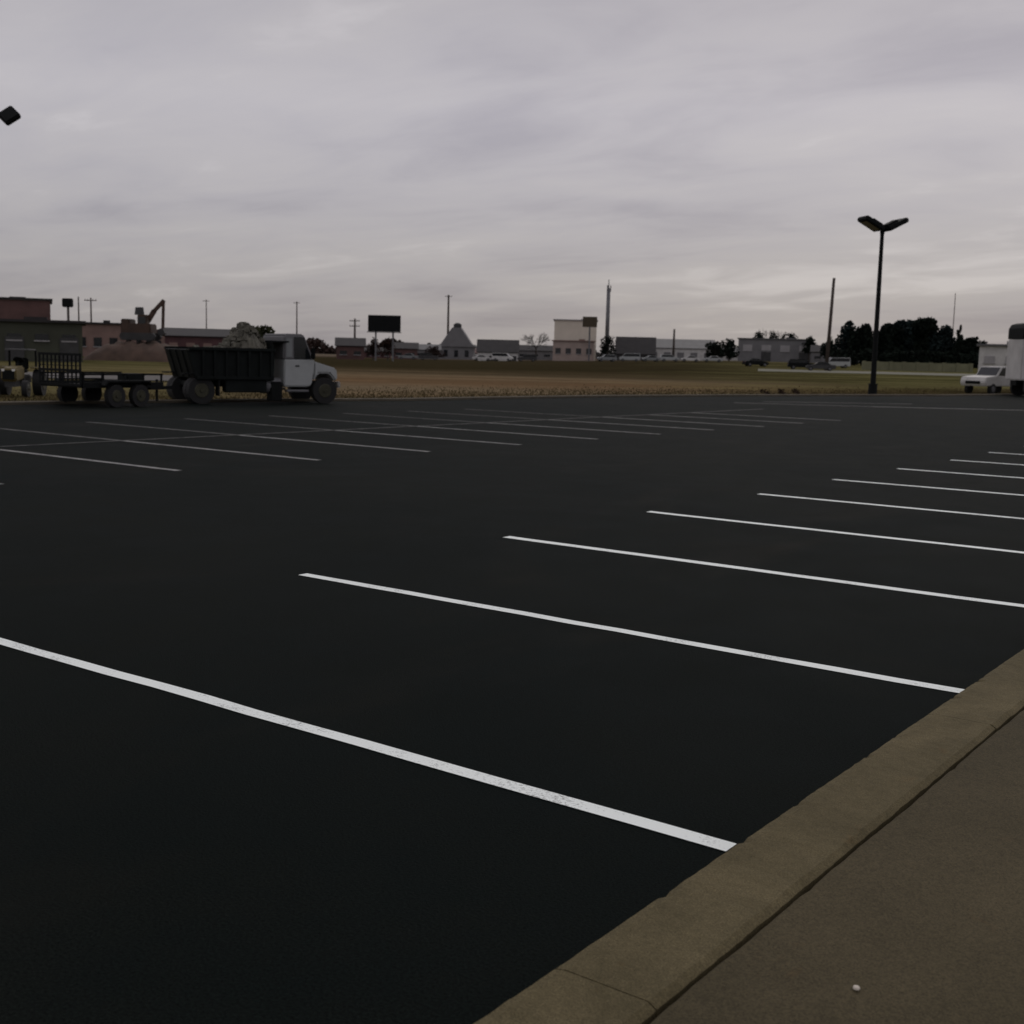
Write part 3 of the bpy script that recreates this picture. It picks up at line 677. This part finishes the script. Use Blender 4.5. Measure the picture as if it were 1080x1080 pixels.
# ------------------------------------------------------------------ vehicles
def wheel(parent, x, y, r=.34, w=.24, side=-1, rimm='rim'):
    a = MB(); a.cyl((x, y-w/2, r), (x, y+w/2, r), r, seg=24)
    o = a.build('wheel', M['rubber'], parent)
    a = MB(); yy = y+side*(w/2); a.cyl((x, yy-side*.02, r), (x, yy+side*.015, r), r*.6, r*.5, 16); a.cyl((x, yy, r), (x, yy+side*.04, r), r*.2, r*.15, 10)
    a.build('rim', M[rimm], o); return o
def car(name, p, rz, label, body='white', kind='sedan', group=None):
    t = thing(name, p, rz, label, {'sedan': 'car', 'suv': 'car', 'van': 'van', 'pickup': 'pickup'}[kind], group)
    Wd = .88
    if kind == 'sedan':
        lo = [(-2.2, .30), (2.2, .30), (2.28, .55), (2.15, .78), (1.1, .92), (-1.5, .95), (-2.2, .92), (-2.28, .6)]
        up = [(1.05, .90), (.35, 1.40), (-.8, 1.42), (-1.6, .93)]
    elif kind == 'suv':
        lo = [(-2.2, .35), (2.2, .35), (2.28, .62), (2.18, .95), (1.2, 1.05), (-2.2, 1.08), (-2.28, .7)]
        up = [(1.15, 1.02), (.55, 1.62), (-1.9, 1.66), (-2.2, 1.05)]
    elif kind == 'van':
        lo = [(-2.5, .35), (2.4, .35), (2.5, .6), (2.4, 1.0), (1.8, 1.15), (-2.5, 1.2)]
        up = [(1.8, 1.12), (1.1, 1.9), (-2.45, 1.95), (-2.5, 1.15)]
    else:
        lo = [(-2.6, .5), (2.5, .5), (2.6, .75), (2.5, 1.05), (1.2, 1.15), (-2.6, 1.12)]
        up = [(1.15, 1.12), (.6, 1.72), (-.75, 1.74), (-.95, 1.12)]
    a = MB(); a.prism(lo, -Wd, Wd, .05); a.prism(up, -Wd*.86, Wd*.86, .05); bd = a.build('body', M[body], t)
    zc = (up[0][1]+up[1][1])/2; zt, zb = up[1][1]-.08, up[0][1]+.05
    for sd_ in (-1, 1):
        a = MB(); y = sd_*Wd*.865
        a.prism([(up[0][0]-.18, zb), (up[1][0]-.02, zt), (up[2][0]+.08, zt), (up[3][0]+.2, zb)], min(y, y+sd_*.012), max(y, y+sd_*.012))
        a.build('side_window', M['glass'], t)
        for xx in (lo[1][0]*.68, lo[0][0]*.62): wheel(t, xx, sd_*(Wd-.1), .33, .22, sd_, 'galv')
        a = MB(); a.box((lo[2][0]-.10, sd_*.6, (lo[3][1]+lo[2][1])/2), (.12, .36, .14), bev=.03); a.build('headlight', M['lamp'], t)
        a = MB(); a.box((lo[0][0]-.02, sd_*.66, lo[0][1]+.45), (.08, .22, .22), bev=.02); a.build('tail_light', M['red'], t)
    dx, dz = up[1][0]-up[0][0], up[1][1]-up[0][1]; an = math.atan2(dz, -dx)
    a = MB(); nrm = Vector((math.sin(an), 0, math.cos(an)))
    c = Vector(((up[0][0]+up[1][0])/2, 0, zc))+nrm*.012
    a.box(c, (math.hypot(dx, dz)*.8, Wd*1.5, .012), rot=ry(an)); a.build('windshield', M['glass'], t)
    a = MB(); a.box((lo[2][0]-.02, 0, lo[2][1]-.02), (.1, 1.0, .18), bev=.02); a.build('grille', M['black'], t)
    return t
# ------------- dump truck parked along the far edge, nose to +Y
TR = thing('dump_truck', (-30.75, 26.75, 0), R(90), 'white-nosed dump truck with a black tipping body heaped with grey rubble', 'dump truck')
Wd = 1.12
a = MB()
for y in (-.42, .42): a.box((.18, y, .62), (5.75, .12, .2))
for x in (-2.62, -1.5, 0, 1.3, 2.6): a.box((x, 0, .62), (.12, .8, .14))
a.build('chassis_frame', M['black'], TR)
# dump body  x from -3.45 to .5
a = MB()
out = [(-3.0, 1.66), (-2.68, .80), (-2.64, .74), (.48, .74), (.52, 1.74)]
for sd_ in (-1, 1):
    y0, y1 = (sd_*Wd, sd_*(Wd-.06)); a.prism(out, min(y0, y1), max(y0, y1))
    for i in range(7): a.box((-2.42+i*.465, sd_*(Wd+.035), 1.24), (.09, .09, .84))
    a.box((-1.23, sd_*(Wd+.045), 1.70), (3.52, .11, .10), bev=.02)
    a.box((-1.1, sd_*(Wd+.03), .82), (3.12, .08, .09))
a.box((-1.1, 0, .83), (3.1, 2*Wd-.13, .06)); a.box((.49, 0, 1.34), (.06, 2*Wd-.13, 1.05))
db = a.build('dump_body', M['bedblack'], TR)
a = MB(); a.box((-2.84, 0, 1.24), (.05, 2*Wd-.14, .92), rot=ry(R(-20))); 
for y in (-.6, 0, .6): a.box((-2.88, y, 1.24), (.07, .07, .88), rot=ry(R(-20)))
a.build('tailgate', M['bedblack'], db)
a = MB(); a.box((.85, 0, 1.98), (.75, 1.9, .05)); a.box((.5, 0, 1.86), (.06, 1.9, .3)); a.build('cab_protector', M['black'], db)
# heaped load
a = MB(); G = []
for j in range(21):
    row = []
    for i in range(41):
        u, v = i/40, j/20; x = -2.6+u*3.02; y = (v-.5)*2*(Wd-.08)
        prof = .05+.95*math.exp(-((x+.22)/.60)**2)+.10*math.exp(-((x+1.9)/.8)**2)
        e_ = (1-(2*abs(v-.5))**2.6)
        z = 1.55+prof*e_*.98*(.9+.1*math.sin(x*7+y*3))+random.uniform(-.06, .06)*(.3+prof)
        row.append(a.bm.verts.new((x, y, z)))
    G.append(row)
for j in range(20):
    for i in range(40): a.bm.faces.new((G[j][i], G[j][i+1], G[j+1][i+1], G[j+1][i]))
for _ in range(240):
    x = random.gauss(-.4, .7); y = random.gauss(0, .45)
    if not -2.3 < x < .4 or abs(y) > .95: continue
    z = 1.58+(.05+.95*math.exp(-((x+.22)/.60)**2)+.1*math.exp(-((x+1.9)/.8)**2))*(1-abs(y/1.04)**2.6)*.93
    k_ = random.uniform(.05, .16); a.box((x, y, z), (k_*1.5, k_, k_*.8), rot=rzm(random.uniform(0, 3))@rx(random.uniform(0, 3)))
o = heap = a.build('rubble_heap', M['gravel'])
o.location = TR.location; o.rotation_euler = TR.rotation_euler; tag(o, 'heap of grey rubble piled in the black tipping body', 'rubble heap')
# cab
a = MB()
a.prism([(.98, .55), (2.05, .55), (2.2, .62), (2.35, 1.42), (1.0, 1.42)], -1.0, 1.0, .04)      # doors
a.prism([(2.3, .74), (2.5, .98), (3.0, .98), (3.25, .74), (3.34, .76), (3.36, 1.0), (3.28, 1.16), (2.3, 1.38)], -.98, .98, .05)  # hood and wings
cabo = a.build('cab', M['white'], TR)
a = MB(); a.prism([(1.0, 1.40), (2.32, 1.40), (1.92, 2.18), (1.84, 2.24), (1.12, 2.24), (1.04, 2.18)], -.93, .93, .05); a.build('cab_roof', M['grey'], cabo)
for sd_ in (-1, 1):
    y = sd_*.935
    a = MB(); a.prism([(1.44, 1.45), (2.20, 1.45), (1.87, 2.14), (1.44, 2.14)], min(y, y+sd_*.012), max(y, y+sd_*.012)); a.build('side_window', M['glass'], cabo)
    a = MB(); a.prism([(1.10, 1.5), (1.36, 1.5), (1.36, 2.08), (1.12, 2.08)], min(y, y+sd_*.012), max(y, y+sd_*.012)); a.build('rear_side_window', M['silver'], cabo)
    a = MB(); a.box((2.15, sd_*1.16, 1.62), (.10, .20, .36), bev=.03); a.box((2.15, sd_*1.04, 1.5), (.03, .14, .03)); a.build('mirror', M['black'], cabo)
    a = MB(); a.box((1.55, sd_*1.005, 1.22), (.16, .03, .04)); a.build('door_handle', M['black'], cabo)
    a = MB(); a.box((3.335, sd_*.72, .98), (.06, .3, .2), bev=.02); a.build('headlight', M['lamp'], TR)
    a = MB(); a.box((1.55, sd_*.95, .42), (.95, .25, .07), bev=.02); a.build('step', M['galv'], TR)
    a = MB(); a.box((-2.76, sd_*.9, .66), (.06, .2, .12)); a.build('tail_light', M['red'], TR)
    wheel(TR, 2.75, sd_*.92, .42, .26, sd_); wheel(TR, -2.45, sd_*.95, .42, .26, sd_); wheel(TR, -2.45, sd_*.66, .42, .26, sd_); 
    a = MB(); a.box((-2.45, sd_*.93, .93), (1.1, .34, .04)); a.build('mudguard', M['black'], TR)
    a = MB(); a.box((-1.75, sd_*.93, .5), (.03, .34, .5)); a.build('mud_flap', M['rubber'], TR)
a = MB(); a.box((2.125, 0, 1.76), (.80, 1.7, .015), rot=ry(math.atan2(.78, .40))); a.build('windshield', M['glass'], cabo)
a = MB(); a.box((3.36, 0, .98), (.05, .9, .26)); a.build('grille', M['black'], TR)
a = MB(); a.box((3.42, 0, .62), (.14, 1.95, .2), bev=.03); a.build('bumper', M['chrome'], TR)
a = MB(); a.cyl((.1, -.82, .58), (.85, -.82, .58), .25, seg=18); a.build('fuel_tank', M['galv'], TR, True)
a = MB(); a.box((.62, -.90, .40), (.5, .38, .62), bev=.03); a.build('toolbox', M['black'], TR)
a = MB(); a.box((-.65, -.93, .56), (1.7, .34, .40), bev=.03); a.build('side_locker', M['bedblack'], TR)
SQ = .80
def squeeze(o):
    for ch in list(o.children)+([] if o.type == 'EMPTY' else []):
        nm = ch.name.split('.')[0]
        xs = [v.co.x for v in ch.data.vertices]; c = (min(xs)+max(xs))/2
        for v in ch.data.vertices:
            v.co.x = v.co.x+c*(SQ-1) if nm in ('wheel', 'rim', 'headlight', 'tail_light', 'mirror', 'mudguard') else v.co.x*SQ
        squeeze(ch)
squeeze(TR)
for v in heap.data.vertices: v.co.x *= SQ
for q in (TR, heap): q.location = (-30.55, 26.95, 0); q.rotation_euler = (0, 0, R(90-20))
# ------------- utility trailer
T = thing('utility_trailer', (-30.7, 21.55, 0), R(90), 'black flat utility trailer with an upright mesh ramp gate behind the dump truck', 'trailer')
T.scale = (.9, 1, 1)
a = MB(); a.box((0, 0, .58), (3.0, 2.0, .07))
for sd_ in (-1, 1):
    a.box((0, sd_*.98, .62), (3.0, .08, .16)); a.box((0, sd_*.98, .92), (3.0, .05, .05))
    for x in (-1.45, -.75, 0, .75, 1.45): a.box((x, sd_*.98, .8), (.05, .05, .3))
a.build('deck', M['black'], T)
a = MB(); a.box((1.95, .22, .5), (1.05, .09, .1), rot=rzm(R(-20))); a.box((1.95, -.22, .5), (1.05, .09, .1), rot=rzm(R(20))); a.box((2.5, 0, .5), (.4, .1, .1)); a.cyl((2.1, 0, .1), (2.1, 0, .75), .04, seg=8)
a.build('tongue', M['black'], T)
for x in (-.45, .45):
    for sd_ in (-1, 1): wheel(T, x, sd_*1.13, .32, .2, sd_)
for sd_ in (-1, 1):
    a = MB(); a.prism([(-.9, .62), (-.78, .76), (.78, .76), (.9, .62), (.84, .62), (.74, .71), (-.74, .71), (-.84, .62)], min(sd_*1.02, sd_*1.26), max(sd_*1.02, sd_*1.26)); a.build('fender', M['black'], T)
a = MB()
for z in (.62, 1.02, 1.46): a.box((-1.55, 0, z), (.05, 2.0, .07))
for i in range(11): a.box((-1.55, -.97+i*.194, 1.02), (.04, .035+.02*(i % 5 == 0), .85))
for i in range(5): a.box((-1.565, 0, .70+.15*i), (.015, 1.94, .02))
a.build('ramp_gate', M['black'], T)
# something low and dark on the trailer: a strapped roller-type plate and a box
a = MB(); a.box((1.0, -.1, .62+.17), (.7, .5, .28), bev=.04); a.build('toolbox', M['bedblack'], T)
# ------------- compact tractor facing the lot at the far left
p = at(20, 419, 40.5); p.z = 0
T = thing('compact_tractor', (p.x, p.y, 0), RZ+R(-90+8), 'small mud-brown tractor with a canopy at the far left behind the trailer gate', 'tractor')
a = MB(); a.prism([(.15, .55), (1.15, .5), (1.22, .6), (1.2, .92), (.15, 1.0)], -.24, .24, .05); a.build('hood', M['tan'], T)
a = MB(); a.box((1.23, 0, .72), (.03, .36, .3)); a.build('grille', M['black'], T)
a = MB(); a.box((-.2, 0, .55), (1.0, .5, .3), bev=.04); a.box((.3, 0, .42), (1.6, .3, .18)); a.build('chassis', M['dgrey'], T)
a = MB(); a.box((-.3, 0, .82), (.42, .42, .12), bev=.04); a.box((-.5, 0, 1.05), (.1, .42, .4), bev=.04); a.build('seat', M['black'], T)
for sd_ in (-1, 1):
    wheel(T, -.45, sd_*.56, .44, .28, sd_); wheel(T, .95, sd_*.46, .27, .18, sd_)
    a = MB(); a.box((-.45, sd_*.5, .93), (.85, .3, .05), bev=.02); a.build('fender', M['tan'], T)
    a = MB(); a.box((-.62, sd_*.42, 1.0), (.06, .06, 1.0)); a.build('canopy_post', M['black'], T)
    a = MB(); a.box((1.24, sd_*.16, .87), (.03, .09, .07)); a.build('headlight', M['lamp'], T)
a = MB(); a.box((-.35, 0, 1.52), (.9, .8, .05), bev=.02); a.build('canopy', M['greyroof'], T)
a = MB(); a.cyl((.1, 0, .95), (-.05, 0, 1.18), .02, seg=8); bmesh.ops.create_cone(a.bm, cap_ends=True, segments=16, radius1=.17, radius2=.17, depth=.03, matrix=Matrix.Translation((-.06, 0, 1.19))@Matrix.Rotation(R(-30), 4, 'Y')); a.build('steering_wheel', M['black'], T)
# ------------- right side vehicles
p = base(1049, 78, 416)
car('parked_car', (p.x, p.y, 0), RZ+R(180+38), 'silver-white car parked before the pale shed, beside the box truck', 'offwhite', 'pickup')
p = base(1075, 73, 418); lx = Vector((math.cos(RZ), math.sin(RZ), 0))
T = thing('box_truck', (p.x+lx.x*3.0, p.y+lx.y*3.0, 0), RZ, 'grey-white box truck with black top cap cut by the right edge', 'truck')
zt = hz(1070, 339.5, 73)
a = MB(); a.box((0, 1.2, .95+(zt-.95-1.0)/2), (6.0, 2.3, zt-.95-1.0), bev=.06); a.build('cargo_box', M['offwhite'], T)
a = MB(); a.prism([(-3.0, zt-.98), (-3.0, zt-.35), (-2.85, zt-.1), (-2.5, zt), (2.6, zt), (3.0, zt-.3), (3.0, zt-.98), (2.7, zt-.98), (2.6, zt-.5), (-2.35, zt-.5), (-2.6, zt-.98)], .05, 2.35, .03); a.build('top_cap', M['black'], T)
a = MB(); a.box((.1, 1.2, zt-.78), (5.0, 2.2, .5)); a.build('upper_panel', M['white'], T)
a = MB(); a.box((0, 1.2, .78), (5.9, .9, .3)); a.build('chassis_frame', M['black'], T)
a = MB(); a.prism([(3.05, .5), (4.8, .5), (4.9, 1.2), (4.5, 2.3), (3.05, 2.4)], .15, 2.25, .08); a.build('cab', M['white'], T)
a = MB(); a.prism([(3.6, 1.4), (4.6, 1.4), (4.35, 2.1), (3.6, 2.1)], .13, .15); a.build('side_window', M['glass'], T)
for x in (-2.2, -1.25, 4.0):
    wheel(T, x, .25, .48, .28, -1); wheel(T, x, 2.15, .48, .28, 1)
for x in (-2.7, -.6): 
    a = MB(); a.box((x, .06, .62), (.05, .4, .6)); a.build('mud_flap', M['rubber'], T)
CG = 'vehicles parked far away along the horizon'
cars = [(508, 300, 'offwhite', 'sedan', 'pale car below the right foot of the chapel'), (530, 296, 'offwhite', 'van', 'white van in front of the black-roofed shed'),
        (556, 290, 'dgrey', 'suv', 'dark car in front of the small grey house'), (640, 290, 'silver', 'suv', 'silver car at the foot of the tall mast'),
        (664, 292, 'white', 'van', 'white van before the black-roofed barn'), (686, 291, 'silver', 'sedan', 'silver car before the left bays of the long white building'),
        (706, 293, 'white', 'suv', 'white car below the short pole'), (728, 290, 'offwhite', 'sedan', 'pale low car before the right bays of the long white building'),
        (752, 288, 'white', 'sedan', 'white car before the low black bush'), (797, 225, 'black', 'sedan', 'black car in front of the grey warehouse'),
        (846, 200, 'black', 'suv', 'black car left of the leaning wooden pole'), (866, 190, 'dgrey', 'sedan', 'dark low car right beside the leaning wooden pole'),
        (882, 230, 'white', 'van', 'bright white van right of the leaning wooden pole'),
        (430, 290, 'silver', 'sedan', 'silver car before the brown house by the billboard'), (452, 288, 'dgrey', 'suv', 'dark car before the small grey house near the chapel')]
for px, D, b_, kd, lab in cars:
    p = base(px, D); car('parked_'+('van' if kd == 'van' else 'car'), p, RZ+R(random.choice([0, 180])+random.uniform(-14, 14)), lab, b_, kd, CG)

# ------------------------------------------------------------------ lot lights
def lot_light(loc, h, rz, label):
    t = thing('lot_light', loc, rz, label, 'street lamp')
    a = MB(); a.cyl((0, 0, -.1), (0, 0, .6), .25, .23, 20); a.build('footing', M['black'], t)
    a = MB(); a.cyl((0, 0, .6), (0, 0, h-.75), .15, .10, 14); a.box((0, 0, .62), (.4, .4, .04)); a.build('pole', M['black'], t, False)
    a = MB(); a.cyl((0, 0, h-.85), (0, 0, h-.55), .12, .12, 12)
    for sd_ in (-1, 1): a.cyl((0, 0, h-.65), (sd_*.42, 0, h-.45), .06, .05, 8)
    a.build('bracket', M['black'], t)
    for sd_ in (-1, 1):
        a = MB(); R_ = ry(-sd_*R(27)); c = Vector((sd_*.70, 0, h-.33))
        a.box(c, (1.25, 1.0, .26), rot=R_, bev=.05)
        a.box(c+R_@Vector((-sd_*.2, 0, .17)), (.7, .6, .16), rot=R_, bev=.04)
        hd_ = a.build('lamp_head', M['black'], t)
        a = MB(); a.box(c+R_@Vector((0, 0, -.135)), (.9, .7, .02), rot=R_); a.build('lens', M['glass'], hd_)
    return t
p = base(920, 67.3, 417); h = hz(932, 230, 67.3)
T = lot_light((p.x, p.y, 0), h, RZ+R(14), 'tall black twin-headed lot light at the right edge of the lot')
D = 42; p = base(-8, D, 412); h = hz(8, 122, D)
T = thing('floodlight_pole', (p.x, p.y, 0), RZ, 'black lot light whose tilted square head just enters at the left edge', 'street lamp')
a = MB(); a.cyl((0, 0, -.1), (0, 0, .6), .25, .23, 20); a.build('footing', M['black'], T)
a = MB(); a.cyl((0, 0, .6), (0, 0, h+.05), .13, .09, 14); a.build('pole', M['black'], T)
a = MB(); a.cyl((0, 0, h), (.62, 0, h), .11, .10, 12); a.build('arm', M['black'], T)
a = MB(); q_ = rx(R(58))@rzm(R(45)); a.box((.84, 0, h), (.56, .56, .22), rot=q_, bev=.04); hd_ = a.build('lamp_head', M['black'], T)
a = MB(); a.box(Vector((.84, 0, h))-q_@Vector((0, 0, .115)), (.42, .42, .012), rot=q_); a.build('lens', M['glass'], hd_)
# small weeds and stones at the far kerb on the right
for i, (px, lab) in enumerate(((806, 'left one of the small dark weeds at the far kerb'), (823, 'middle one of the small dark weeds at the far kerb'), (838, 'right one of the small dark weeds at the far kerb, nearest the lot light'))):
    p = base(px, 62.5+i*1.5, 416); a = MB(); crown(a, [((0, 0, .22), (.22, .2, .14)), ((.15, 0, .1), (.16, .2, .1))], 120, .04)
    o = a.build('weed', M['leafbrown']); o.location = (p.x, p.y, -.02); tag(o, lab, 'weed', 'weeds at the far kerb')

# little stones lying about
for (x, y, z, k_, lab) in ((-1.83, 2.13, .012, .014, 'pale pebble on the black asphalt near the bottom of the kerb'), (-1.02, 2.93, .155, .010, 'pale pebble on the brown walkway near the bottom edge')):
    a = MB(); bmesh.ops.create_icosphere(a.bm, subdivisions=2, radius=k_)
    for v in a.bm.verts: v.co *= random.uniform(.8, 1.1); v.co.z *= .6
    o = a.build('pebble', M['cream'], smooth=True); o.location = (x, y, z); tag(o, lab, 'pebble')
